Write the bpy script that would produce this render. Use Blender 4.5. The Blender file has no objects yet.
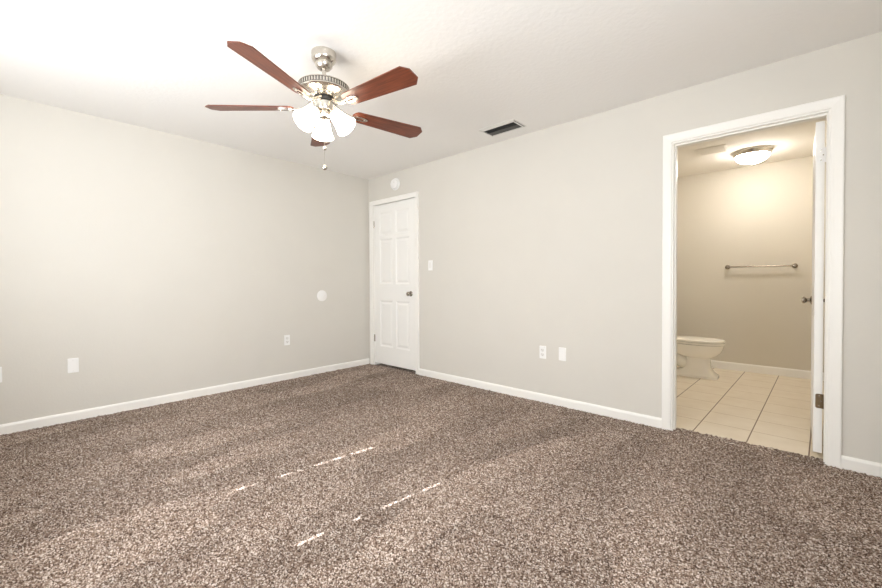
import bpy, bmesh, math, random
import numpy as np
from mathutils import Vector, Matrix

random.seed(4)
np.random.seed(4)
scene = bpy.context.scene
COL = scene.collection
PI = math.pi

# ------------------------------------------------------------------ camera
cam_data = bpy.data.cameras.new('camera')
cam = bpy.data.objects.new('camera', cam_data)
COL.objects.link(cam)
scene.camera = cam
CX, CY, CH = 4.2385, -3.2319, 1.0832
FPX, YAW, PIT, ROL, SY = 394.4153, -0.7391, 0.0144, -0.0041, -6.4344
F0 = Vector((math.sin(YAW), math.cos(YAW), 0))
R0 = Vector((math.cos(YAW), -math.sin(YAW), 0))
U0 = Vector((0, 0, 1))
Fw = F0 * math.cos(PIT) - U0 * math.sin(PIT)
Up = U0 * math.cos(PIT) + F0 * math.sin(PIT)
Rt = R0 * math.cos(ROL) + Up * math.sin(ROL)
Uu = -R0 * math.sin(ROL) + Up * math.cos(ROL)
m = Matrix((Rt, Uu, -Fw)).transposed().to_4x4()
m.translation = (CX, CY, CH)
cam.matrix_world = m
cam_data.sensor_width = 36
cam_data.sensor_fit = 'HORIZONTAL'
cam_data.lens = FPX / 882 * 36
cam_data.shift_y = SY / 882
cam_data.clip_start = 0.02

# ------------------------------------------------------------------ light
scene.view_settings.view_transform = 'Standard'
scene.view_settings.look = 'None'
scene.view_settings.gamma = 1
scene.view_settings.use_curve_mapping = False
scene.view_settings.exposure = 0.13
scene.cycles.use_denoising = True
scene.cycles.max_bounces = 12
scene.cycles.diffuse_bounces = 8

world = bpy.data.worlds.new('world')
scene.world = world
world.use_nodes = True
wb = world.node_tree.nodes['Background']
wb.inputs[0].default_value = (0.75, 0.87, 1, 1)
wb.inputs[1].default_value = 1.5

SUN_DIR = Vector((0.132, 1.0, -0.857)).normalized()
sun = bpy.data.lights.new('sun', 'SUN')
sun.energy = 22
sun.angle = math.radians(0.35)
sun.color = (0.93, 0.97, 1.0)
so = bpy.data.objects.new('sun', sun)
so.rotation_euler = SUN_DIR.to_track_quat('-Z', 'Y').to_euler()
so.location = (1, -9, 6)
COL.objects.link(so)


def area(name, loc, direction, sx, sy, watts, color):
    l = bpy.data.lights.new(name, 'AREA')
    l.shape = 'RECTANGLE'
    l.size, l.size_y, l.energy, l.color = sx, sy, watts, color
    o = bpy.data.objects.new(name, l)
    o.location = loc
    o.rotation_euler = Vector(direction).to_track_quat('-Z', 'Y').to_euler()
    COL.objects.link(o)
    return o


# daylight of the blinded back window, plus an added side fill light
area('window_daylight', (2.15, -3.90, 1.5), (0, 1, 0.40), 1.9, 1.2, 88, (0.935, 0.965, 1.0))
area('side_fill_light', (4.90, -2.9, 1.5), (-1, 0.1, 0.05), 1.3, 1.2, 48, (0.935, 0.965, 1.0))

# ------------------------------------------------------------------ materials


def mat(name, color, rough=0.5, metal=0.0, bump=0.0, bscale=60.0, var=0.0, vscale=3.0,
        emit=None, estr=0.0, spec=None, bdist=0.002, detail=3.0):
    mt = bpy.data.materials.new(name)
    mt.use_nodes = True
    nt = mt.node_tree
    b = nt.nodes['Principled BSDF']
    b.inputs['Base Color'].default_value = (*color, 1)
    b.inputs['Roughness'].default_value = rough
    b.inputs['Metallic'].default_value = metal
    if spec is not None:
        b.inputs['Specular IOR Level'].default_value = spec
    tc = nt.nodes.new('ShaderNodeTexCoord')
    if bump:
        n = nt.nodes.new('ShaderNodeTexNoise')
        n.inputs['Scale'].default_value = bscale
        n.inputs['Detail'].default_value = detail
        nt.links.new(tc.outputs['Object'], n.inputs['Vector'])
        bp = nt.nodes.new('ShaderNodeBump')
        bp.inputs['Strength'].default_value = bump
        bp.inputs['Distance'].default_value = bdist
        nt.links.new(n.outputs['Fac'], bp.inputs['Height'])
        nt.links.new(bp.outputs['Normal'], b.inputs['Normal'])
    if var:
        n2 = nt.nodes.new('ShaderNodeTexNoise')
        n2.inputs['Scale'].default_value = vscale
        nt.links.new(tc.outputs['Object'], n2.inputs['Vector'])
        r = nt.nodes.new('ShaderNodeValToRGB')
        r.color_ramp.elements[0].position = 0.3
        r.color_ramp.elements[1].position = 0.7
        r.color_ramp.elements[0].color = (*[c * (1 - var) for c in color], 1)
        r.color_ramp.elements[1].color = (*[min(1, c * (1 + var)) for c in color], 1)
        nt.links.new(n2.outputs['Fac'], r.inputs['Fac'])
        nt.links.new(r.outputs['Color'], b.inputs['Base Color'])
    if emit:
        b.inputs['Emission Color'].default_value = (*emit, 1)
        b.inputs['Emission Strength'].default_value = estr
    return mt


M = {}
M['wall'] = mat('wall_paint', (0.679, 0.657, 0.608), 0.85, bump=0.25, bscale=70, var=0.01, spec=0.2)
M['ceiling'] = mat('ceiling_paint', (0.86, 0.85, 0.83), 0.9, bump=0.5, bscale=38, bdist=0.004, spec=0.1)
M['bath_wall'] = mat('bath_wall_paint', (0.67, 0.632, 0.55), 0.7, bump=0.15, bscale=70, spec=0.25)
M['bath_ceiling'] = mat('bath_ceiling_paint', (0.86, 0.83, 0.77), 0.85, bump=0.2, bscale=40)
M['trim'] = mat('trim_paint', (0.90, 0.89, 0.855), 0.35, var=0.01)
M['door'] = mat('door_paint', (0.89, 0.885, 0.86), 0.4, var=0.01)
M['plastic'] = mat('white_plastic', (0.88, 0.88, 0.87), 0.35, var=0.01)
M['slot'] = mat('socket_slot', (0.22, 0.21, 0.20), 0.5, var=0.05)
M['socket'] = mat('socket_face', (0.80, 0.79, 0.77), 0.4, var=0.01)
M['nickel'] = mat('brushed_nickel', (0.62, 0.585, 0.53), 0.24, metal=1, var=0.05, vscale=20)
M['knob'] = mat('satin_nickel_knob', (0.34, 0.30, 0.25), 0.25, metal=1, var=0.05, vscale=30)
M['bronze'] = mat('bronze_hinge', (0.24, 0.18, 0.11), 0.4, metal=0.9, var=0.1, vscale=40)
M['black'] = mat('black_flywheel', (0.015, 0.014, 0.013), 0.5, var=0.1)
M['vent_metal'] = mat('vent_enamel', (0.72, 0.71, 0.68), 0.5, var=0.02)
M['vent_dark'] = mat('vent_louver', (0.10, 0.097, 0.09), 0.6, var=0.06)
M['vent_hole'] = mat('duct_inside', (0.03, 0.03, 0.03), 0.8, var=0.05)
M['porcelain'] = mat('porcelain', (0.90, 0.87, 0.79), 0.12, var=0.01)
M['seat'] = mat('toilet_seat_plastic', (0.91, 0.88, 0.80), 0.25, var=0.01)
M['shade'] = mat('frosted_shade_glass', (0.95, 0.93, 0.88), 0.4, emit=(1.0, 0.88, 0.70), estr=15.0, var=0.01)
M['dome'] = mat('frosted_dome_glass', (0.95, 0.92, 0.85), 0.4, emit=(1.0, 0.925, 0.85), estr=55.0, var=0.01)
M['blind'] = mat('blind_fabric', (0.8, 0.79, 0.76), 0.8, var=0.02)


def wood_mat():
    mt = bpy.data.materials.new('cherry_blade_wood')
    mt.use_nodes = True
    nt = mt.node_tree
    b = nt.nodes['Principled BSDF']
    tc = nt.nodes.new('ShaderNodeTexCoord')
    mp = nt.nodes.new('ShaderNodeMapping')
    mp.inputs['Scale'].default_value = (3, 45, 45)
    nt.links.new(tc.outputs['Object'], mp.inputs['Vector'])
    n = nt.nodes.new('ShaderNodeTexNoise')
    n.inputs['Scale'].default_value = 2.2
    n.inputs['Detail'].default_value = 6
    n.inputs['Distortion'].default_value = 0.5
    nt.links.new(mp.outputs[0], n.inputs['Vector'])
    r = nt.nodes.new('ShaderNodeValToRGB')
    r.color_ramp.elements[0].position = 0.25
    r.color_ramp.elements[0].color = (0.060, 0.013, 0.007, 1)
    r.color_ramp.elements[1].position = 0.75
    r.color_ramp.elements[1].color = (0.22, 0.058, 0.026, 1)
    nt.links.new(n.outputs['Fac'], r.inputs['Fac'])
    nt.links.new(r.outputs['Color'], b.inputs['Base Color'])
    b.inputs['Roughness'].default_value = 0.33
    return mt


M['wood'] = wood_mat()


def carpet_mat():
    mt = bpy.data.materials.new('frieze_carpet')
    mt.use_nodes = True
    nt = mt.node_tree
    L = nt.links.new
    b = nt.nodes['Principled BSDF']
    b.inputs['Roughness'].default_value = 1.0
    b.inputs['Specular IOR Level'].default_value = 0.02
    tc = nt.nodes.new('ShaderNodeTexCoord')
    # distort so that the flecks are worm shaped
    nz = nt.nodes.new('ShaderNodeTexNoise')
    nz.inputs['Scale'].default_value = 260
    L(tc.outputs['Object'], nz.inputs['Vector'])
    va = nt.nodes.new('ShaderNodeVectorMath')
    va.operation = 'MULTIPLY_ADD'
    va.inputs[1].default_value = (0.005, 0.005, 0.005)
    L(nz.outputs['Color'], va.inputs[0])
    L(tc.outputs['Object'], va.inputs[2])
    v = nt.nodes.new('ShaderNodeTexVoronoi')
    v.inputs['Scale'].default_value = 215
    L(va.outputs[0], v.inputs['Vector'])
    sp = nt.nodes.new('ShaderNodeSeparateColor')
    L(v.outputs['Color'], sp.inputs[0])
    r = nt.nodes.new('ShaderNodeValToRGB')
    cr = r.color_ramp
    cr.interpolation = 'LINEAR'
    stops = [(0.0, (0.050, 0.031, 0.023)), (0.2, (0.116, 0.076, 0.056)), (0.48, (0.238, 0.172, 0.134)),
             (0.72, (0.376, 0.297, 0.246)), (1.0, (0.72, 0.64, 0.575))]
    cr.elements[0].position, cr.elements[0].color = stops[0][0], (*stops[0][1], 1)
    cr.elements[1].position, cr.elements[1].color = stops[-1][0], (*stops[-1][1], 1)
    for p, c in stops[1:-1]:
        e = cr.elements.new(p)
        e.color = (*c, 1)
    L(sp.outputs[0], r.inputs['Fac'])
    # brushed / vacuumed patches of nap
    mp = nt.nodes.new('ShaderNodeMapping')
    mp.inputs['Rotation'].default_value = (0, 0, math.radians(8))
    mp.inputs['Scale'].default_value = (2.6, 0.75, 1)
    L(tc.outputs['Object'], mp.inputs['Vector'])
    n2 = nt.nodes.new('ShaderNodeTexNoise')
    n2.inputs['Scale'].default_value = 1.5
    n2.inputs['Detail'].default_value = 4
    n2.inputs['Roughness'].default_value = 0.6
    L(mp.outputs[0], n2.inputs['Vector'])
    mr = nt.nodes.new('ShaderNodeMapRange')
    mr.inputs[1].default_value = 0.38
    mr.inputs[2].default_value = 0.62
    mr.inputs[3].default_value = 0.93
    mr.inputs[4].default_value = 1.06
    L(n2.outputs['Fac'], mr.inputs[0])
    # vacuum strokes: blocks of nap leaning one way or the other
    mp2 = nt.nodes.new('ShaderNodeMapping')
    mp2.inputs['Rotation'].default_value = (0, 0, math.radians(-4))
    mp2.inputs['Scale'].default_value = (3.9, 1.4, 1)
    L(tc.outputs['Object'], mp2.inputs['Vector'])
    wob = nt.nodes.new('ShaderNodeVectorMath')
    wob.operation = 'MULTIPLY_ADD'
    nw = nt.nodes.new('ShaderNodeTexNoise')
    nw.inputs['Scale'].default_value = 6
    L(tc.outputs['Object'], nw.inputs['Vector'])
    L(nw.outputs['Color'], wob.inputs[0])
    wob.inputs[1].default_value = (0.16, 0.16, 0)
    L(mp2.outputs[0], wob.inputs[2])
    vv = nt.nodes.new('ShaderNodeTexVoronoi')
    vv.voronoi_dimensions = '2D'
    vv.distance = 'CHEBYCHEV'
    vv.inputs['Scale'].default_value = 1.0
    vv.inputs['Randomness'].default_value = 0.7
    L(wob.outputs[0], vv.inputs['Vector'])
    s2 = nt.nodes.new('ShaderNodeSeparateColor')
    L(vv.outputs['Color'], s2.inputs[0])
    mr2 = nt.nodes.new('ShaderNodeMapRange')
    mr2.inputs[3].default_value = 0.85
    mr2.inputs[4].default_value = 1.15
    L(s2.outputs[1], mr2.inputs[0])
    pm = nt.nodes.new('ShaderNodeMath')
    pm.operation = 'MULTIPLY'
    L(mr.outputs[0], pm.inputs[0])
    L(mr2.outputs[0], pm.inputs[1])
    mul = nt.nodes.new('ShaderNodeVectorMath')
    mul.operation = 'SCALE'
    L(r.outputs['Color'], mul.inputs[0])
    L(pm.outputs[0], mul.inputs['Scale'])
    L(mul.outputs[0], b.inputs['Base Color'])
    return mt


M['carpet'] = carpet_mat()


def tile_mat():
    mt = bpy.data.materials.new('beige_floor_tile')
    mt.use_nodes = True
    nt = mt.node_tree
    L = nt.links.new
    b = nt.nodes['Principled BSDF']
    b.inputs['Roughness'].default_value = 0.38
    tc = nt.nodes.new('ShaderNodeTexCoord')
    mp = nt.nodes.new('ShaderNodeMapping')
    mp.vector_type = 'TEXTURE'
    mp.inputs['Location'].default_value = (3.669, 0.078, 0)
    mp.inputs['Rotation'].default_value = (0, 0, math.radians(-1.9))
    L(tc.outputs['Object'], mp.inputs['Vector'])
    sx = nt.nodes.new('ShaderNodeSeparateXYZ')
    L(mp.outputs[0], sx.inputs[0])

    def grout(axis, halfw):
        d = nt.nodes.new('ShaderNodeMath')
        d.operation = 'MULTIPLY'
        d.inputs[1].default_value = 1 / 0.307
        L(sx.outputs[axis], d.inputs[0])
        pp = nt.nodes.new('ShaderNodeMath')
        pp.operation = 'PINGPONG'
        pp.inputs[1].default_value = 0.5
        L(d.outputs[0], pp.inputs[0])
        lt = nt.nodes.new('ShaderNodeMath')
        lt.operation = 'LESS_THAN'
        lt.inputs[1].default_value = halfw / 0.307
        L(pp.outputs[0], lt.inputs[0])
        return lt.outputs[0]
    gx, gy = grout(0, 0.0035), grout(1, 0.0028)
    n = nt.nodes.new('ShaderNodeTexNoise')
    n.inputs['Scale'].default_value = 7
    n.inputs['Detail'].default_value = 5
    L(tc.outputs['Object'], n.inputs['Vector'])
    r = nt.nodes.new('ShaderNodeValToRGB')
    r.color_ramp.elements[0].position = 0.3
    r.color_ramp.elements[1].position = 0.7
    r.color_ramp.elements[0].color = (0.76, 0.675, 0.545, 1)
    r.color_ramp.elements[1].color = (0.82, 0.745, 0.62, 1)
    L(n.outputs['Fac'], r.inputs['Fac'])
    m1 = nt.nodes.new('ShaderNodeMix')
    m1.data_type = 'RGBA'
    L(gy, m1.inputs[0])
    L(r.outputs['Color'], m1.inputs[6])
    m1.inputs[7].default_value = (0.42, 0.31, 0.19, 1)
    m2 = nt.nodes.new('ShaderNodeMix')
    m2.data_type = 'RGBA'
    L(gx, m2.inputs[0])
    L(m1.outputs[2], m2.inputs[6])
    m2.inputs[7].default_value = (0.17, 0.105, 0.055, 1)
    L(m2.outputs[2], b.inputs['Base Color'])
    return mt


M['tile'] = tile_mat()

# ------------------------------------------------------------------ mesh helpers


def B():
    return bmesh.new()


def obj(name, bm, material, parent=None, loc=None, smooth=False, angle=35, bevel=0.0):
    if bevel:
        es = [e for e in bm.edges if len(e.link_faces) == 2 and e.calc_face_angle(0) > 0.6]
        bmesh.ops.bevel(bm, geom=es, offset=bevel, segments=2, profile=0.6, affect='EDGES')
    bmesh.ops.recalc_face_normals(bm, faces=bm.faces)
    me = bpy.data.meshes.new(name)
    bm.to_mesh(me)
    bm.free()
    if smooth:
        me.polygons.foreach_set('use_smooth', [True] * len(me.polygons))
        try:
            me.set_sharp_from_angle(angle=math.radians(angle))
        except Exception:
            pass
    me.materials.append(M[material] if isinstance(material, str) else material)
    o = bpy.data.objects.new(name, me)
    COL.objects.link(o)
    if parent:
        o.parent = parent
    if loc:
        o.location = loc
    return o


def box(bm, x0, x1, y0, y1, z0, z1, mtx=None):
    vs = [bm.verts.new((x, y, z)) for x in (x0, x1) for y in (y0, y1) for z in (z0, z1)]
    if mtx:
        for v in vs:
            v.co = mtx @ v.co
    for f in ((0, 1, 3, 2), (4, 6, 7, 5), (0, 4, 5, 1), (2, 3, 7, 6), (0, 2, 6, 4), (1, 5, 7, 3)):
        bm.faces.new([vs[i] for i in f])
    return vs


def lathe(bm, prof, mtx=None, seg=40, caps=True):
    """prof: (r, z) list revolved about local Z."""
    rings = []
    for r, z in prof:
        if r < 1e-5:
            vs = [bm.verts.new((0, 0, z))]
        else:
            vs = [bm.verts.new((r * math.cos(2 * PI * k / seg), r * math.sin(2 * PI * k / seg), z)) for k in range(seg)]
        rings.append(vs)
    for a, b in zip(rings, rings[1:]):
        for k in range(seg):
            k2 = (k + 1) % seg
            if len(a) == 1 and len(b) == 1:
                continue
            if len(a) == 1:
                bm.faces.new((a[0], b[k], b[k2]))
            elif len(b) == 1:
                bm.faces.new((a[k], a[k2], b[0]))
            else:
                bm.faces.new((a[k], a[k2], b[k2], b[k]))
    if caps:
        for rr in (rings[0], rings[-1]):
            if len(rr) > 2:
                bm.faces.new(rr)
    if mtx:
        for rr in rings:
            for v in rr:
                v.co = mtx @ v.co


def tube(bm, pts, r, seg=10, caps=True):
    pts = [Vector(p) for p in pts]
    rs = r if isinstance(r, (list, tuple)) else [r] * len(pts)
    rings = []
    ref = None
    for i, p in enumerate(pts):
        t = (pts[min(i + 1, len(pts) - 1)] - pts[max(i - 1, 0)]).normalized()
        if ref is None:
            ref = t.orthogonal().normalized()
        ref = (ref - t * ref.dot(t)).normalized()
        bi = t.cross(ref)
        rings.append([bm.verts.new(p + (ref * math.cos(2 * PI * k / seg) + bi * math.sin(2 * PI * k / seg)) * rs[i]) for k in range(seg)])
    for a, b in zip(rings, rings[1:]):
        for k in range(seg):
            k2 = (k + 1) % seg
            bm.faces.new((a[k], a[k2], b[k2], b[k]))
    if caps:
        bm.faces.new(rings[0])
        bm.faces.new(rings[-1])


def prism(bm, poly, z0, z1, mtx=None):
    """poly of (x, y), extruded in z."""
    lo = [bm.verts.new((x, y, z0)) for x, y in poly]
    hi = [bm.verts.new((x, y, z1)) for x, y in poly]
    n = len(poly)
    bm.faces.new(lo[::-1])
    bm.faces.new(hi)
    for k in range(n):
        bm.faces.new((lo[k], lo[(k + 1) % n], hi[(k + 1) % n], hi[k]))
    if mtx:
        for v in lo + hi:
            v.co = mtx @ v.co


def rounded_rect(w, h, r, n=5):
    pts = []
    for cx, cy, a0 in ((w / 2 - r, h / 2 - r, 0), (-w / 2 + r, h / 2 - r, 90), (-w / 2 + r, -h / 2 + r, 180), (w / 2 - r, -h / 2 + r, 270)):
        for k in range(n + 1):
            a = math.radians(a0 + 90 * k / n)
            pts.append((cx + r * math.cos(a), cy + r * math.sin(a)))
    return pts


def ring_plate(bm, outer, inner, z0, z1, mtx=None):
    """flat ring between two closed loops with equal counts."""
    n = len(outer)
    V = [[bm.verts.new((x, y, z)) for x, y in lp] for lp in (outer, inner) for z in (z0, z1)]
    o0, o1, i0, i1 = V
    for k in range(n):
        j = (k + 1) % n
        bm.faces.new((o0[k], o0[j], o1[j], o1[k]))
        bm.faces.new((i0[j], i0[k], i1[k], i1[j]))
        bm.faces.new((o1[k], o1[j], i1[j], i1[k]))
        bm.faces.new((o0[j], o0[k], i0[k], i0[j]))
    if mtx:
        for l in V:
            for v in l:
                v.co = mtx @ v.co


def thing(name, label, cat, loc=(0, 0, 0), rotz=0, group=None):
    o = bpy.data.objects.new(name, None)
    o.empty_display_size = 0.05
    COL.objects.link(o)
    o.location = loc
    o.rotation_euler = (0, 0, rotz)
    o['label'] = label
    o['category'] = cat
    if group:
        o['group'] = group
    return o


def struct(o, label=None, cat=None):
    o['kind'] = 'structure'
    if label:
        o['label'] = label
    if cat:
        o['category'] = cat
    return o


# ------------------------------------------------------------------ room shell
H = 2.44
XW = 4.95          # side wall behind the camera's right
YB = -3.95         # wall behind the camera
T = 0.12           # thickness of the wall with the doors
D1L, D1R, D1T = 0.115, 0.889, 2.088      # closed door: jamb faces
D2L, D2R, D2T = 3.559, 4.353, 2.068      # bathroom opening: jamb faces
JT = 0.019
BL, BR, BBK = 2.88, 4.52, 2.70           # bathroom


def carpet():
    def grid(x0, x1, y0, y1, step):
        nx, ny = int(round((x1 - x0) / step)) + 1, int(round((y1 - y0) / step)) + 1
        X, Y = np.meshgrid(np.linspace(x0, x1, nx), np.linspace(y0, y1, ny))
        co = np.zeros((ny, nx, 3))
        co[..., 0], co[..., 1] = X, Y
        j = np.random.uniform(-1, 1, (ny, nx, 3)) * step * 0.42
        co += j * [1, 1, 0]
        z = np.random.uniform(-1, 1, (ny, nx)) ** 3 * 0.0065 + np.random.uniform(-1, 1, (ny, nx)) * 0.003
        co[..., 2] = z - 0.002
        idx = np.arange(nx * ny).reshape(ny, nx)
        q = np.stack([idx[:-1, :-1], idx[:-1, 1:], idx[1:, 1:], idx[1:, :-1]], -1).reshape(-1, 4)
        return co.reshape(-1, 3), q
    c1, q1 = grid(0.0, XW, YB, 0.0, 0.0078)
    c2, q2 = grid(D2L, D2R, 0.0, 0.085, 0.0078)
    c3, q3 = grid(D1L, D1R, 0.0, 0.138, 0.0078)
    co = np.concatenate([c1, c2, c3])
    q = np.concatenate([q1, q2 + len(c1), q3 + len(c1) + len(c2)])
    me = bpy.data.meshes.new('floor')
    me.vertices.add(len(co))
    me.vertices.foreach_set('co', co.ravel())
    me.loops.add(q.size)
    me.loops.foreach_set('vertex_index', q.ravel())
    me.polygons.add(len(q))
    me.polygons.foreach_set('loop_start', np.arange(0, q.size, 4))
    me.polygons.foreach_set('loop_total', np.full(len(q), 4))
    me.update()
    me.polygons.foreach_set('use_smooth', [True] * len(q))
    me.validate()
    me.materials.append(M['carpet'])
    o = bpy.data.objects.new('floor', me)
    COL.objects.link(o)
    struct(o, 'brown flecked frieze carpet covering the bedroom floor', 'carpet')


carpet()

bm = B(); box(bm, -0.12, XW + 0.12, YB - 0.12, 0.0, H, H + 0.12)
struct(obj('ceiling', bm, 'ceiling'))
bm = B(); box(bm, -0.12, 0, YB - 0.12, T, -0.1, H)
struct(obj('wall_left', bm, 'wall'))
SY0, SY1, SZ0, SZ1 = -3.55, -2.25, 0.90, 2.10
bm = B()
box(bm, XW, XW + 0.12, YB - 0.12, SY0, -0.1, H)
box(bm, XW, XW + 0.12, SY1, T, -0.1, H)
box(bm, XW, XW + 0.12, SY0, SY1, -0.1, SZ0)
box(bm, XW, XW + 0.12, SY0, SY1, SZ1, H)
struct(obj('wall_side', bm, 'wall'))
bm = B()
for ya, yb, za, zb in ((SY0, SY0 + 0.04, SZ0, SZ1), (SY1 - 0.04, SY1, SZ0, SZ1), (SY0 + 0.04, SY1 - 0.04, SZ0, SZ0 + 0.04), (SY0 + 0.04, SY1 - 0.04, SZ1 - 0.04, SZ1)):
    box(bm, XW + 0.05, XW + 0.10, ya, yb, za, zb)
added_win = struct(obj('added_side_window', bm, 'trim'))  # made-up window frame and blind, added to go with the side fill light
bm = B(); box(bm, XW + 0.008, XW + 0.012, SY0, SY1, SZ0, SZ1)
obj('blind', bm, 'blind', added_win)

# wall with the doors
bm = B()
ro = [(0, D1L - JT), (D1R + JT, D2L - JT), (D2R + JT, XW)]
for a, b_ in ro:
    box(bm, a, b_, 0, T, -0.1, H)
box(bm, D1L - JT, D1R + JT, 0, T, D1T + JT, H)
box(bm, D2L - JT, D2R + JT, 0, T, D2T + JT, H)
box(bm, D1L - JT, D1R + JT, T + 0.02, T + 0.04, -0.1, D1T + JT)   # closes the hall behind the shut door
struct(obj('wall_right', bm, 'wall'))

# back wall with the window
WX0, WX1, WZ0, WZ1 = 1.20, 3.15, 0.90, 2.22
bm = B()
box(bm, 0, WX0, YB - 0.12, YB, -0.1, H)
box(bm, WX1, XW, YB - 0.12, YB, -0.1, H)
box(bm, WX0, WX1, YB - 0.12, YB, -0.1, WZ0)
box(bm, WX0, WX1, YB - 0.12, YB, WZ1, H)
struct(obj('wall_back', bm, 'wall'))
# closed blind with two narrow slits letting streaks of sun through
bm = B()
SW = 0.013
yb0, yb1 = YB - 0.012, YB - 0.008
s1, s2 = 1.8635, 2.5065
box(bm, WX0, s1 - SW / 2, yb0, yb1, WZ0, WZ1)
box(bm, s1 + SW / 2, s2 - SW / 2, yb0, yb1, WZ0, WZ1)
box(bm, s2 + SW / 2, WX1, yb0, yb1, WZ0, WZ1)


def slits(sx, spans):
    ks = 1.0087 * 0.8496 / 1.0   # horizontal run -> height on the window plane
    zs = [((a - YB + 0.01) * 0.857, (b_ - YB + 0.01) * 0.857) for a, b_ in spans]
    z = WZ0
    for a, b_ in zs:
        box(bm, sx - SW / 2, sx + SW / 2, yb0, yb1, z, a)
        z = b_
    box(bm, sx - SW / 2, sx + SW / 2, yb0, yb1, z, WZ1)


slits(s1, [(-2.454, -2.345), (-2.245, -2.150), (-2.128, -2.105), (-2.03, -1.94), (-1.925, -1.84), (-1.795, -1.625)])
slits(s2, [(-2.452, -2.325), (-2.195, -2.155), (-2.035, -1.945), (-1.935, -1.85), (-1.805, -1.68)])
wf = B()
box(wf, WX0, WX0 + 0.04, YB - 0.1, YB - 0.05, WZ0, WZ1)
box(wf, WX1 - 0.04, WX1, YB - 0.1, YB - 0.05, WZ0, WZ1)
box(wf, WX0 + 0.04, WX1 - 0.04, YB - 0.1, YB - 0.05, WZ0, WZ0 + 0.04)
box(wf, WX0 + 0.04, WX1 - 0.04, YB - 0.1, YB - 0.05, WZ1 - 0.04, WZ1)
win = struct(obj('window_1', wf, 'trim'))
obj('blind', bm, 'blind', win)

# bathroom shell
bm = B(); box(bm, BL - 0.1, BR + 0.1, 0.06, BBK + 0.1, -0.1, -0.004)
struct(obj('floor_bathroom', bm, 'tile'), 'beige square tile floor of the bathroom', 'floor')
bm = B(); box(bm, BL - 0.1, BR + 0.1, 0.0, BBK + 0.1, H, H + 0.12)
struct(obj('ceiling_bathroom', bm, 'bath_ceiling'))
bm = B(); box(bm, BL - 0.1, BL, T, BBK + 0.1, -0.1, H)
struct(obj('wall_bathroom_left', bm, 'bath_wall'))
bm = B(); box(bm, BR, BR + 0.1, T, BBK + 0.1, -0.1, H)
struct(obj('wall_bathroom_right', bm, 'bath_wall'))
bm = B(); box(bm, BL, BR, BBK, BBK + 0.1, -0.1, H)
struct(obj('wall_bathroom_back', bm, 'bath_wall'))
bm = B()
for a, b_ in ((BL, D2L - JT), (D2R + JT, BR)):
    box(bm, a, b_, T, T + 0.006, -0.1, H)
box(bm, D2L - JT, D2R + JT, T, T + 0.006, D2T + JT, H)
struct(obj('wall_bathroom_front', bm, 'bath_wall'))


def baseboard(name, p0, p1, nrm, h=0.072, th=0.013, z0=-0.012):
    """p0 to p1 along a wall, nrm into the room"""
    bm = B()
    prof = [(0, z0), (th, z0), (th, h - 0.016), (th * 0.75, h - 0.006), (th * 0.35, h), (0, h)]
    n = Vector((*nrm, 0))
    ends = []
    for p in (p0, p1):
        ends.append([bm.verts.new(Vector((*p, 0)) + n * d + Vector((0, 0, z))) for d, z in prof])
    k = len(prof)
    for i in range(k):
        j = (i + 1) % k
        bm.faces.new((ends[0][i], ends[0][j], ends[1][j], ends[1][i]))
    bm.faces.new(ends[0])
    bm.faces.new(ends[1])
    return struct(obj(name, bm, 'trim'))


baseboard('baseboard_left', (0, YB), (0, -0.013), (1, 0))
baseboard('baseboard_right', (0.945, 0), (3.494, 0), (0, -1))
baseboard('baseboard_right_end', (4.417, 0), (XW, 0), (0, -1))
baseboard('baseboard_bathroom_back', (BL, BBK), (BR, BBK), (0, -1), h=0.088, z0=-0.004)


def casing(name, xl, xr, zt, w=0.058, z0=-0.012):
    bm = B()
    prof = [(0, 0), (0, 0.009), (0.006, 0.0115), (0.018, 0.012), (0.040, 0.0155), (0.050, 0.0175), (w - 0.002, 0.0165), (w, 0.013), (w, 0)]
    rows = []
    for u, d in prof:
        rows.append([bm.verts.new(p) for p in ((xl - u, -d, z0), (xl - u, -d, zt + u), (xr + u, -d, zt + u), (xr + u, -d, z0))])
    n = len(prof)
    for i in range(n):
        j = (i + 1) % n
        for k in range(3):
            bm.faces.new((rows[i][k], rows[j][k], rows[j][k + 1], rows[i][k + 1]))
    bm.faces.new([r[0] for r in rows])
    bm.faces.new([r[3] for r in rows])
    return struct(obj(name, bm, 'trim'))


def jamb(name, xl, xr, zt, stop_y0, stop_y1, z0=-0.012, sr=None):
    bm = B()
    t = JT - 0.001
    box(bm, xl - t, xl, 0, T + 0.004, z0, zt + t)
    box(bm, xr, xr + t, 0, T + 0.004, z0, zt + t)
    box(bm, xl, xr, 0, T + 0.004, zt, zt + t)
    s = 0.011
    box(bm, xl, xl + s, stop_y0, stop_y1, z0, zt)
    box(bm, xr - (s if sr is None else sr), xr, stop_y0, stop_y1, z0, zt)
    box(bm, xl + s, xr - (s if sr is None else sr), stop_y0, stop_y1, zt - s, zt)
    return struct(obj(name, bm, 'trim'))


casing('trim_1', 0.093, 0.888 + 0.001, 2.080)
jamb('trim_2', D1L, D1R, D1T, 0.042, 0.075)
casing('trim_3', 3.549, 4.361, 2.080)
jamb('trim_4', D2L, D2R, D2T, 0.028, 0.068, sr=0.006)


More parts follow.
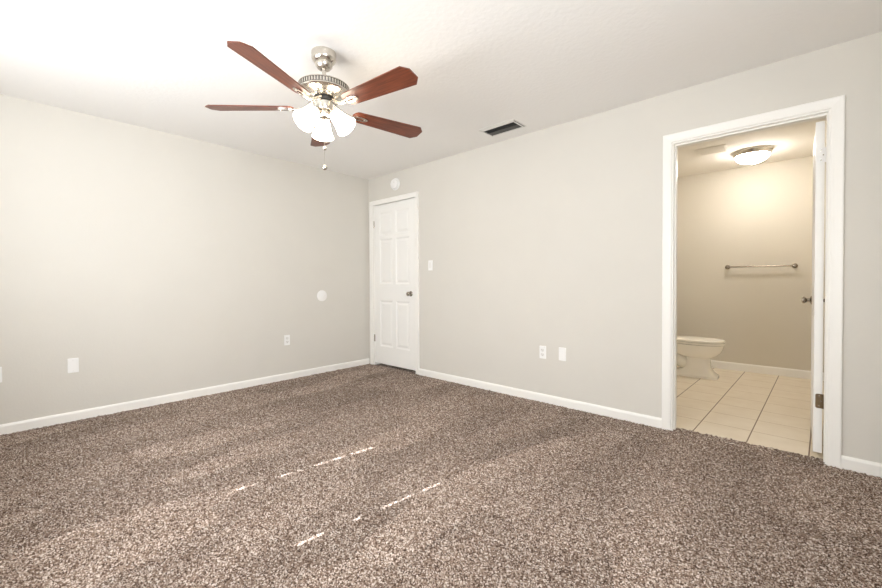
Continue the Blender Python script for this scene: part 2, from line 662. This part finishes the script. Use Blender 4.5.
# ------------------------------------------------------------------ doors
def six_panel(w, h, th):
    """door slab in local coords: x 0..w, y 0..th, z 0..h, moulded panels on both faces"""
    bm = B()
    st, mu = 0.106, 0.062
    pw = (w - 2 * st - mu) / 2
    xs = [0, st, st + pw, st + pw + mu, st + 2 * pw + mu, w]
    zs = [0, 0.225, 0.815, 1.025, 1.60, 1.65, 1.94, h]
    for y, flip in ((0, False), (th, True)):
        V = [[bm.verts.new((x, y, z)) for x in xs] for z in zs]
        panels = []
        for i in range(len(zs) - 1):
            for j in range(len(xs) - 1):
                q = [V[i][j], V[i][j + 1], V[i + 1][j + 1], V[i + 1][j]]
                f = bm.faces.new(q[::-1] if flip else q)
                if i in (1, 3, 5) and j in (1, 3):
                    panels.append(f)
        bm.normal_update()
        for f in panels:
            for thick, depth in ((0.006, -0.004), (0.012, -0.005), (0.008, 0.0), (0.022, 0.006)):
                bmesh.ops.inset_individual(bm, faces=[f], thickness=thick, depth=depth, use_even_offset=True)
    # edges
    for (x0, x1) in ((0, 0), (w, w)):
        bm.faces.new([bm.verts.new(p) for p in ((x0, 0, 0), (x0, th, 0), (x0, th, h), (x0, 0, h))])
    for z in (0, h):
        bm.faces.new([bm.verts.new(p) for p in ((0, 0, z), (w, 0, z), (w, th, z), (0, th, z))])
    return bm


def knob(parent, x, y, z, d, name='knob', ball=0.026):
    """round knob pointing along local y*d from a door face"""
    k = B()
    mtx = Matrix.Translation((x, y, z)) @ Matrix.Rotation(-d * PI / 2, 4, 'X')
    prof = [(0.0, 0.0), (0.032, 0.0), (0.032, 0.004), (0.024, 0.010), (0.013, 0.013), (0.012, 0.030), (0.016, 0.036), (0.024, 0.043),
            (ball, 0.052), (0.024, 0.060), (0.015, 0.066), (0.0, 0.068)]
    lathe(k, [(r, z_ * 0.86) for r, z_ in prof], mtx, 28)
    return obj(name, k, 'knob', parent, smooth=True)


# shut door
dw = D1R - D1L - 0.006
d1 = struct(obj('door_1', six_panel(dw, 2.037, 0.035), 'door', loc=(D1L + 0.003, 0.004, 0.033)),
            'shut white six panel door in the corner beside the left wall', 'door')
knob(d1, dw - 0.085, 0.0, 0.910, -1)
kb = B(); box(kb, dw - 0.0, dw + 0.006, -0.004, 0.003, 0.885, 0.935)
obj('strike_plate', kb, 'knob', d1)
for z in (0.32, 1.80):
    hb = B()
    tube(hb, [(-0.003, -0.006, z - 0.045), (-0.003, -0.006, z + 0.045)], 0.007)
    obj('hinge', hb, 'nickel' if z > 1 else 'knob', d1, smooth=True)

# open bathroom door: swung about 90 degrees into the bathroom, hinged on the right jamb
DX1, DY0, DTH = 4.342, 0.105, 0.040
dw2 = 0.765
d2 = struct(obj('door_2', six_panel(dw2, 2.022, DTH), 'door'),
            'white bathroom door standing open edge on at the right jamb', 'door')
d2.location = (DX1, DY0, 0.026)
d2.rotation_euler = (0, 0, math.radians(90.0))      # local x -> +y, local y -> -x
knob(d2, dw2 - 0.07, DTH, 0.910, 1)
knob(d2, dw2 - 0.07, 0.0, 0.910, -1)
for z, mm in ((0.318, 'bronze'), (1.817, 'plastic')):
    hb = B()
    rr = [(p[0], p[1]) for p in rounded_rect(0.040, 0.088, 0.010)]
    mtx = Matrix.Translation((-0.001, 0.0115, z)) @ Matrix(((0, 0, 1, 0), (1, 0, 0, 0), (0, 1, 0, 0), (0, 0, 0, 1)))
    prism(hb, rr, -0.001, 0.0008, mtx)
    tube(hb, [(-0.003, -0.007, z - 0.044), (-0.003, -0.007, z + 0.044)], 0.0055)
    h = obj('hinge', hb, mm, d2)
    for yy, zz in ((0.016, 0.03), (0.006, 0.0), (0.016, -0.03)):
        sc = B()
        lathe(sc, [(0.0035, 0), (0.0035, 0.0015), (0, 0.002)], Matrix.Translation((-0.0022, yy, z + zz)) @ Matrix.Rotation(-PI / 2, 4, 'Y'), 10)
        obj('screw', sc, 'knob' if mm == 'plastic' else 'nickel', h)

# ------------------------------------------------------------------ wall plates (built facing local -y)


def plate_bm(w, h):
    bm = B()
    mtx = Matrix.Rotation(PI / 2, 4, 'X')          # local z -> -y
    rr = rounded_rect(w, h, 0.004, 3)
    prism(bm, rr, 0, 0.004, mtx)
    prism(bm, [(x * 0.955, y * 0.97) for x, y in rr], 0.004, 0.0062, mtx)
    return bm


def screws(parent, zs):
    for z in zs:
        s = B()
        lathe(s, [(0.0035, 0), (0.003, 0.001), (0, 0.0013)], Matrix.Translation((0, -0.0062, z)) @ Matrix.Rotation(PI / 2, 4, 'X'), 12)
        obj('screw', s, 'socket', parent)


LEFT = PI / 2


def outlet(label, loc, rot, group):
    t = thing('wall_outlet', label, 'outlet', loc, rot, group)
    obj('cover_plate', plate_bm(0.064, 0.113), 'plastic', t)
    for z in (0.0205, -0.0205):
        b_ = B()
        prism(b_, rounded_rect(0.034, 0.029, 0.010, 5), 0.0062, 0.0085, Matrix.Translation((0, 0, z)) @ Matrix.Rotation(PI / 2, 4, 'X'))
        s = obj('socket', b_, 'socket', t)
        c = B()
        box(c, -0.0085, -0.0062, -0.0089, -0.0084, z - 0.002, z + 0.008)
        box(c, 0.0062, 0.0085, -0.0089, -0.0084, z - 0.002, z + 0.007)
        lathe(c, [(0.0028, 0.0084), (0.0028, 0.0089)], Matrix.Translation((0, 0, z - 0.0085)) @ Matrix.Rotation(PI / 2, 4, 'X'), 12)
        obj('slot', c, 'slot', s)
    screws(t, (0.0,))
    return t


def blank(label, loc, rot, group):
    t = thing('blank_plate', label, 'wall plate', loc, rot, group)
    obj('cover_plate', plate_bm(0.065, 0.113), 'plastic', t)
    screws(t, (0.041, -0.041))
    return t


outlet('white duplex outlet low on the left wall beneath the round cover', (0, -1.141, 0.440), LEFT, 'wall outlets')
outlet('white duplex outlet on the right wall beside the blank plate', (2.530, 0, 0.447), 0, 'wall outlets')
blank('white blank plate on the right wall, just right of the outlet', (2.716, 0, 0.452), 0, 'blank wall plates')
blank('white blank plate low on the left wall, fully in view near the left', (0, -2.895, 0.436), LEFT, 'blank wall plates')
blank('white wall plate cut off by the left edge of the photo', (0, -3.303, 0.431), LEFT, 'blank wall plates')

t = thing('light_switch', 'white rocker light switch right of the shut white door', 'light switch', (1.134, 0, 1.271))
obj('cover_plate', plate_bm(0.064, 0.113), 'plastic', t)
b_ = B()
prism(b_, rounded_rect(0.033, 0.066, 0.003, 3), 0.0062, 0.0085, Matrix.Rotation(PI / 2, 4, 'X'))
obj('rocker', b_, 'socket', t)
screws(t, (0.047, -0.047))

t = thing('round_cover_plate', 'round white blank cover on the left wall above the outlet', 'cover plate', (0, -0.701, 0.923), LEFT)
b_ = B()
lathe(b_, [(0.066, 0), (0.066, 0.003), (0.060, 0.007), (0, 0.008)], Matrix.Rotation(PI / 2, 4, 'X'), 40)
obj('cover', b_, 'plastic', t, smooth=True)
for xx in (-0.035, 0.035):
    s = B()
    lathe(s, [(0.004, 0), (0.0035, 0.001), (0, 0.0013)], Matrix.Translation((xx, -0.0075, 0)) @ Matrix.Rotation(PI / 2, 4, 'X'), 12)
    obj('screw', s, 'socket', t)

t = thing('smoke_detector', 'round white smoke detector above the shut corner door', 'smoke detector', (0.548, 0, 2.287))
b_ = B()
lathe(b_, [(0.074, 0), (0.074, 0.009), (0.070, 0.012), (0, 0.012)], Matrix.Rotation(PI / 2, 4, 'X'), 40)
obj('mounting_base', b_, 'plastic', t, smooth=True)
b_ = B()
lathe(b_, [(0.058, 0.012), (0.060, 0.014), (0.060, 0.034), (0.055, 0.041), (0.03, 0.043), (0, 0.044)], Matrix.Rotation(PI / 2, 4, 'X'), 40)
obj('sensor_cover', b_, 'plastic', t, smooth=True, angle=50)
b_ = B()
lathe(b_, [(0.009, 0.042), (0.009, 0.046), (0, 0.0465)], Matrix.Translation((0.012, 0, 0.015)) @ Matrix.Rotation(PI / 2, 4, 'X'), 20)
obj('test_button', b_, 'socket', t)

# ------------------------------------------------------------------ ceiling supply vent
VC = (2.281, -0.272)
t = thing('ceiling_vent', 'rectangular ceiling air vent with dark louvers and white frame', 'air vent', (VC[0], VC[1], H))
b_ = B()
W2, D2, w2, d2_ = 0.181, 0.106, 0.158, 0.070
o4 = [(-W2, -D2), (W2, -D2), (W2, D2), (-W2, D2)]
i4 = [(-w2, -d2_), (w2, -d2_), (w2, d2_), (-w2, d2_)]
V = [[b_.verts.new((x, y, z)) for x, y in lp] for lp, z in ((o4, 0.0), (o4, -0.003), (i4, -0.011), (i4, 0.0))]
for a, c in ((0, 1), (1, 2), (2, 3)):
    for k in range(4):
        j = (k + 1) % 4
        b_.faces.new((V[a][k], V[a][j], V[c][j], V[c][k]))
obj('frame', b_, 'vent_metal', t)
b_ = B(); box(b_, -w2, w2, -d2_, d2_, -0.0008, -0.0002)
obj('duct_opening', b_, 'vent_hole', t)
for k in range(9):
    yy = -d2_ + (k + 0.5) * 2 * d2_ / 9
    if k == 4:
        b_ = B(); box(b_, -w2, w2, yy - 0.003, yy + 0.003, -0.0105, -0.001)
        obj('divider', b_, 'vent_hole', t)
        continue
    b_ = B()
    box(b_, -w2, w2, -0.0075, 0.0075, -0.0006, 0.0006, Matrix.Translation((0, yy, -0.0062)) @ Matrix.Rotation(math.radians(32 if k < 4 else -32), 4, 'X'))
    obj('louver', b_, 'vent_dark', t)
b_ = B(); box(b_, W2 - 0.012, W2 - 0.007, -0.085, 0.085, -0.0075, -0.0052)
obj('damper_slot', b_, 'vent_dark', t)

# ------------------------------------------------------------------ ceiling fan
FC = (2.144, -1.955)
fan = thing('ceiling_fan', 'brushed nickel ceiling fan with five cherry blades and three lit glass shades', 'ceiling fan', (FC[0], FC[1], H))


def Z(z):
    return z + 0.014 - H


b_ = B()
lathe(b_, [(0, 0), (0.071, 0), (0.0715, -0.010), (0.0700, -0.013), (0.0705, -0.036), (0.066, -0.047), (0.056, -0.058), (0.0475, -0.063), (0.0475, -0.067), (0.050, -0.070), (0.048, -0.080), (0.038, -0.092), (0.022, -0.097), (0, -0.097)], None, 48)
obj('canopy', b_, 'nickel', fan, smooth=True, angle=30)
b_ = B()
lathe(b_, [(0.012, -0.09), (0.012, Z(2.232))], None, 20)
obj('downrod', b_, 'nickel', fan, smooth=True)
b_ = B()
lathe(b_, [(0.016, Z(2.262)), (0.022, Z(2.258)), (0.024, Z(2.240)), (0.075, Z(2.240)), (0.120, Z(2.236)), (0.141, Z(2.230)), (0.147, Z(2.226)), (0.147, Z(2.222)), (0.136, Z(2.221)),
           (0.136, Z(2.195)), (0.148, Z(2.194)), (0.149, Z(2.188)), (0.144, Z(2.182)), (0.125, Z(2.172)), (0.095, Z(2.163)), (0.070, Z(2.158)), (0.055, Z(2.157)), (0, Z(2.157))], None, 64)
motor = obj('motor_housing', b_, 'nickel', fan, smooth=True, angle=30)
b_ = B()
for k in range(56):
    a = 2 * PI * k / 56
    box(b_, 0.134, 0.1465, -0.0042, 0.0042, Z(2.197), Z(2.219), Matrix.Rotation(a, 4, 'Z'))
obj('cooling_ribs', b_, 'nickel', motor)
b_ = B()
lathe(b_, [(0.1368, Z(2.196)), (0.1368, Z(2.220))], None, 64, caps=False)
obj('slot_band', b_, 'slot', motor)
b_ = B()
lathe(b_, [(0.058, Z(2.157)), (0.060, Z(2.150)), (0.056, Z(2.140)), (0.040, Z(2.136)), (0, Z(2.136))], None, 40)
obj('flywheel', b_, 'black', fan, smooth=True, angle=30)
b_ = B()
lathe(b_, [(0, Z(2.137)), (0.046, Z(2.137)), (0.050, Z(2.132)), (0.050, Z(2.092)), (0.046, Z(2.085)), (0.034, Z(2.082)), (0, Z(2.082))], None, 40)
obj('switch_housing', b_, 'nickel', fan, smooth=True, angle=30)
b_ = B()
lathe(b_, [(0, Z(2.083)), (0.030, Z(2.083)), (0.036, Z(2.074)), (0.036, Z(2.056)), (0.030, Z(2.044)), (0.016, Z(2.036)), (0.010, Z(2.026)), (0.006, Z(2.018)), (0, Z(2.016))], None, 36)
kit = obj('light_kit', b_, 'nickel', fan, smooth=True, angle=30)

# blades and blade irons (one shared mesh each, turned 72 degrees apart)
BZ = 2.101
blade_me = iron_me = None
PITCH = math.radians(12)
for k in range(5):
    a = math.radians(-64.5 + 72 * k)
    if blade_me is None:
        b_ = B()
        out = []
        hw0, hw1 = 0.050, 0.070
        r0, r1 = 0.178, 0.680
        # rounded root
        for i in range(9):
            ph = PI / 2 + PI * i / 8
            out.append((r0 + 0.035 + 0.035 * math.cos(ph), hw0 * math.sin(ph)))
        out += [(r1 - 0.036, -hw1), (r1, -hw1 + 0.036), (r1, hw1 - 0.036), (r1 - 0.036, hw1)]
        prism(b_, out, -0.003, 0.003)
        o = obj('blade', b_, 'wood', fan, bevel=0.0)
        blade_me = o.data
        b2 = B()
        n = 28
        oval = [(0.232 + 0.050 * math.cos(2 * PI * i / n), 0.021 * math.sin(2 * PI * i / n)) for i in range(n)]
        ovi = [(0.232 + 0.034 * math.cos(2 * PI * i / n), 0.0085 * math.sin(2 * PI * i / n)) for i in range(n)]
        ring_plate(b2, oval, ovi, -0.0105, -0.0035)
        bm_arm = [(0.050, 0, Z(2.148) - Z(BZ)), (0.085, 0, 0.022), (0.120, 0, 0.002), (0.150, 0, -0.008), (0.188, 0, -0.007)]
        tube(b2, bm_arm, [0.011, 0.009, 0.008, 0.009, 0.011], 12)
        for xx in (0.205, 0.258):
            lathe(b2, [(0.004, -0.0135), (0.0045, -0.011), (0.0045, -0.0035)], Matrix.Translation((xx, 0.0148 if xx < 0.22 else 0.0, 0)), 10)
        lathe(b2, [(0.004, -0.0135), (0.0045, -0.011), (0.0045, -0.0035)], Matrix.Translation((0.205, -0.0148, 0)), 10)
        p = obj('blade_iron', b2, 'nickel', o, smooth=True, angle=40)
        iron_me = p.data
    else:
        o = bpy.data.objects.new('blade', blade_me)
        COL.objects.link(o)
        o.parent = fan
        p = bpy.data.objects.new('blade_iron', iron_me)
        COL.objects.link(p)
        p.parent = o
    o.location = (0, 0, Z(BZ))
    # counter-clockwise edge lower
    o.rotation_euler = (Matrix.Rotation(a, 4, 'Z') @ Matrix.Rotation(-PITCH, 4, 'X')).to_euler()

# three lamp arms with shades
TILT = math.radians(43)
toward = math.atan2(CY - FC[1], CX - FC[0])
for k in range(3):
    a = toward + PI - math.radians(-4) + k * 2 * PI / 3
    ax = Vector((math.cos(a) * math.sin(TILT), math.sin(a) * math.sin(TILT), -math.cos(TILT)))
    base = Vector((math.cos(a) * 0.030, math.sin(a) * 0.030, Z(2.098)))
    b_ = B()
    neck = base + ax * 0.030
    tube(b_, [base - ax * 0.004, neck], 0.009, 14)
    q = ax.to_track_quat('Z', 'Y').to_matrix().to_4x4()
    lathe(b_, [(0.012, 0.0), (0.024, 0.004), (0.0265, 0.012), (0.0265, 0.026), (0.023, 0.028), (0, 0.028)], Matrix.Translation(neck) @ q, 28)
    arm = obj('lamp_holder', b_, 'nickel', fan, smooth=True, angle=35)
    b_ = B()
    out = [(0.025, 0.0), (0.030, 0.005), (0.034, 0.018), (0.039, 0.036), (0.045, 0.060), (0.052, 0.085), (0.060, 0.106), (0.066, 0.118)]
    inn = [(r - 0.003, z) for r, z in out][::-1]
    lathe(b_, out + inn, Matrix.Translation(neck + ax * 0.012) @ q, 36, caps=False)
    obj('lamp_shade', b_, 'shade', arm, smooth=True, angle=60)
    b_ = B()
    lathe(b_, [(0.010, 0.026), (0.013, 0.036), (0.022, 0.058), (0.025, 0.075), (0.020, 0.092), (0.010, 0.100), (0, 0.101)], Matrix.Translation(neck) @ q, 20)
    obj('bulb', b_, 'shade', arm, smooth=True)

# pull chain with two beads
b_ = B()
cx_, cy_ = 0.012 * math.cos(toward), 0.012 * math.sin(toward)
tube(b_, [(cx_, cy_, Z(2.030)), (cx_, cy_, Z(1.750))], 0.0014, 6)
chain = obj('pull_chain', b_, 'nickel', fan)
for z, r in ((1.860, 0.012), (1.748, 0.015)):
    b_ = B()
    lathe(b_, [(r * math.sin(PI * i / 10), -r * math.cos(PI * i / 10)) for i in range(11)], Matrix.Translation((cx_, cy_, Z(z))), 18)
    obj('chain_bead', b_, 'nickel', chain, smooth=True, angle=60)

# ------------------------------------------------------------------ bathroom fittings
t = thing('ceiling_light', 'lit flush dome ceiling light with metal rim in the bathroom', 'ceiling light', (3.855, 2.04, H))
b_ = B()
lathe(b_, [(0, 0), (0.165, 0), (0.170, -0.004), (0.170, -0.012), (0.163, -0.020), (0.160, -0.036), (0.150, -0.048), (0.142, -0.050), (0.138, -0.04), (0.13, -0.02), (0, -0.02)], None, 56)
obj('rim', b_, 'nickel', t, smooth=True, angle=40)
b_ = B()
lathe(b_, [(0.146 * math.cos(PI / 2 * i / 12), -0.046 - 0.082 * math.sin(PI / 2 * i / 12)) for i in range(12)] + [(0, -0.128)], None, 56, caps=False)
obj('glass_dome', b_, 'dome', t, smooth=True, angle=60)
b_ = B()
lathe(b_, [(0, -0.126), (0.008, -0.127), (0.009, -0.132), (0.004, -0.138), (0.006, -0.142), (0, -0.146)], None, 18)
obj('finial', b_, 'nickel', t, smooth=True)

t = thing('exhaust_vent', 'flat square exhaust fan grille on the bathroom ceiling', 'air vent', (3.55, 1.72, H))
b_ = B(); box(b_, -0.13, 0.13, -0.13, 0.13, -0.006, 0.0)
obj('grille_frame', b_, 'bath_ceiling', t, bevel=0.002)
for k in range(9):
    b_ = B(); yy = -0.1 + k * 0.025
    box(b_, -0.11, 0.11, yy - 0.006, yy + 0.006, -0.008, -0.0058)
    obj('slat', b_, 'bath_ceiling', t)

t = thing('towel_bar', 'brushed metal towel bar on the bathroom back wall', 'towel bar', (3.885, BBK, 1.249))
b_ = B(); tube(b_, [(-0.305, -0.058, 0), (0.305, -0.058, 0)], 0.0085, 16)
obj('bar', b_, 'knob', t, smooth=True)
for s in (-1, 1):
    b_ = B()
    lathe(b_, [(0.027, 0), (0.027, 0.006), (0.020, 0.012), (0.011, 0.018), (0.010, 0.046), (0.016, 0.050), (0.018, 0.060), (0.014, 0.070), (0, 0.072)],
          Matrix.Translation((s * 0.305, 0, 0)) @ Matrix.Rotation(PI / 2, 4, 'X'), 24)
    obj('post', b_, 'knob', t, smooth=True)

# toilet: local x points to the bowl front, origin on the floor under the tank's back
TY = 2.07
toi = thing('toilet', 'cream toilet with closed lid standing on the bathroom tiles', 'toilet', (BL + 0.02, TY, -0.004))


def egg(xb, xf, hw, n=40, e=2.2, back=0.55):
    """closed loop from back xb to front xf, widest at 'back' fraction"""
    xc = xb + (xf - xb) * back
    pts = []
    for i in range(n):
        a = 2 * PI * i / n
        c, s = math.cos(a), math.sin(a)
        rx = (xf - xc) if c >= 0 else (xc - xb)
        pts.append((xc + rx * math.copysign(abs(c) ** (2 / e), c), hw * math.copysign(abs(s) ** (2 / e), s)))
    return pts


def loft(bm, secs, n=40):
    rings = []
    for z, loop in secs:
        rings.append([bm.verts.new((x, y, z)) for x, y in loop])
    for a, c in zip(rings, rings[1:]):
        for k in range(n):
            j = (k + 1) % n
            bm.faces.new((a[k], a[j], c[j], c[k]))
    bm.faces.new(rings[0][::-1])
    bm.faces.new(rings[-1])


XF = 0.732
b_ = B()
loft(b_, [
    (0.000, egg(0.10, 0.672, 0.124, e=6, back=0.5)),
    (0.026, egg(0.10, 0.672, 0.124, e=6, back=0.5)),
    (0.031, egg(0.11, 0.664, 0.119, e=6, back=0.5)),
    (0.050, egg(0.24, 0.640, 0.108, e=5, back=0.5)),
    (0.080, egg(0.33, 0.616, 0.098, e=4.5, back=0.5)),
    (0.120, egg(0.36, 0.602, 0.091, e=4, back=0.5)),
    (0.180, egg(0.37, 0.598, 0.089, e=3.5, back=0.5)),
    (0.218, egg(0.36, 0.604, 0.094, e=3, back=0.5)),
    (0.230, egg(0.30, 0.630, 0.118, e=2.6, back=0.5)),
    (0.252, egg(0.25, 0.664, 0.145, e=2.3, back=0.5)),
    (0.285, egg(0.22, 0.694, 0.164, e=2.2, back=0.5)),
    (0.320, egg(0.20, 0.712, 0.176, e=2.2, back=0.5)),
    (0.350, egg(0.19, 0.720, 0.180, e=2.2, back=0.5)),
    (0.372, egg(0.19, 0.726, 0.183, e=2.2, back=0.5)),
])
obj('bowl', b_, 'porcelain', toi, smooth=True, angle=40)
b_ = B()
tube(b_, [(0.04, 0, 0.15), (0.12, 0, 0.16), (0.20, 0, 0.185), (0.27, 0, 0.185), (0.34, 0, 0.14), (0.42, 0, 0.12)], [0.075, 0.078, 0.078, 0.075, 0.07, 0.065], 22)
tube(b_, [(0.08, 0, 0.02), (0.08, 0, 0.14)], [0.078, 0.07], 22)
obj('trapway', b_, 'porcelain', toi, smooth=True, angle=40)
b_ = B()
ring_plate(b_, egg(0.215, XF, 0.184, e=2.2, back=0.5), egg(0.28, XF - 0.06, 0.115, e=2.2, back=0.5), 0.377, 0.398)
obj('seat', b_, 'seat', toi, smooth=True, angle=40)
b_ = B()
loft(b_, [(0.403, egg(0.205, XF - 0.004, 0.180, e=2.2, back=0.5)), (0.408, egg(0.20, XF, 0.184, e=2.2, back=0.5)), (0.418, egg(0.20, XF, 0.184, e=2.2, back=0.5)), (0.426, egg(0.21, XF - 0.010, 0.176, e=2.2, back=0.5)), (0.430, egg(0.23, XF - 0.04, 0.15, e=2.2, back=0.5))])
obj('lid', b_, 'seat', toi, smooth=True, angle=50)
b_ = B()
box(b_, 0.0, 0.19, -0.215, 0.215, 0.372, 0.70)
box(b_, 0.03, 0.24, -0.12, 0.12, 0.18, 0.372)
obj('tank', b_, 'porcelain', toi, bevel=0.012)
b_ = B(); box(b_, -0.005, 0.20, -0.225, 0.225, 0.70, 0.735)
obj('tank_lid', b_, 'porcelain', toi, bevel=0.008)
b_ = B()
tube(b_, [(0.19, -0.15, 0.65), (0.212, -0.15, 0.65), (0.216, -0.10, 0.64), (0.216, -0.07, 0.635)], 0.006, 10)
obj('flush_lever', b_, 'nickel', toi, smooth=True)

bpy.context.view_layer.update()
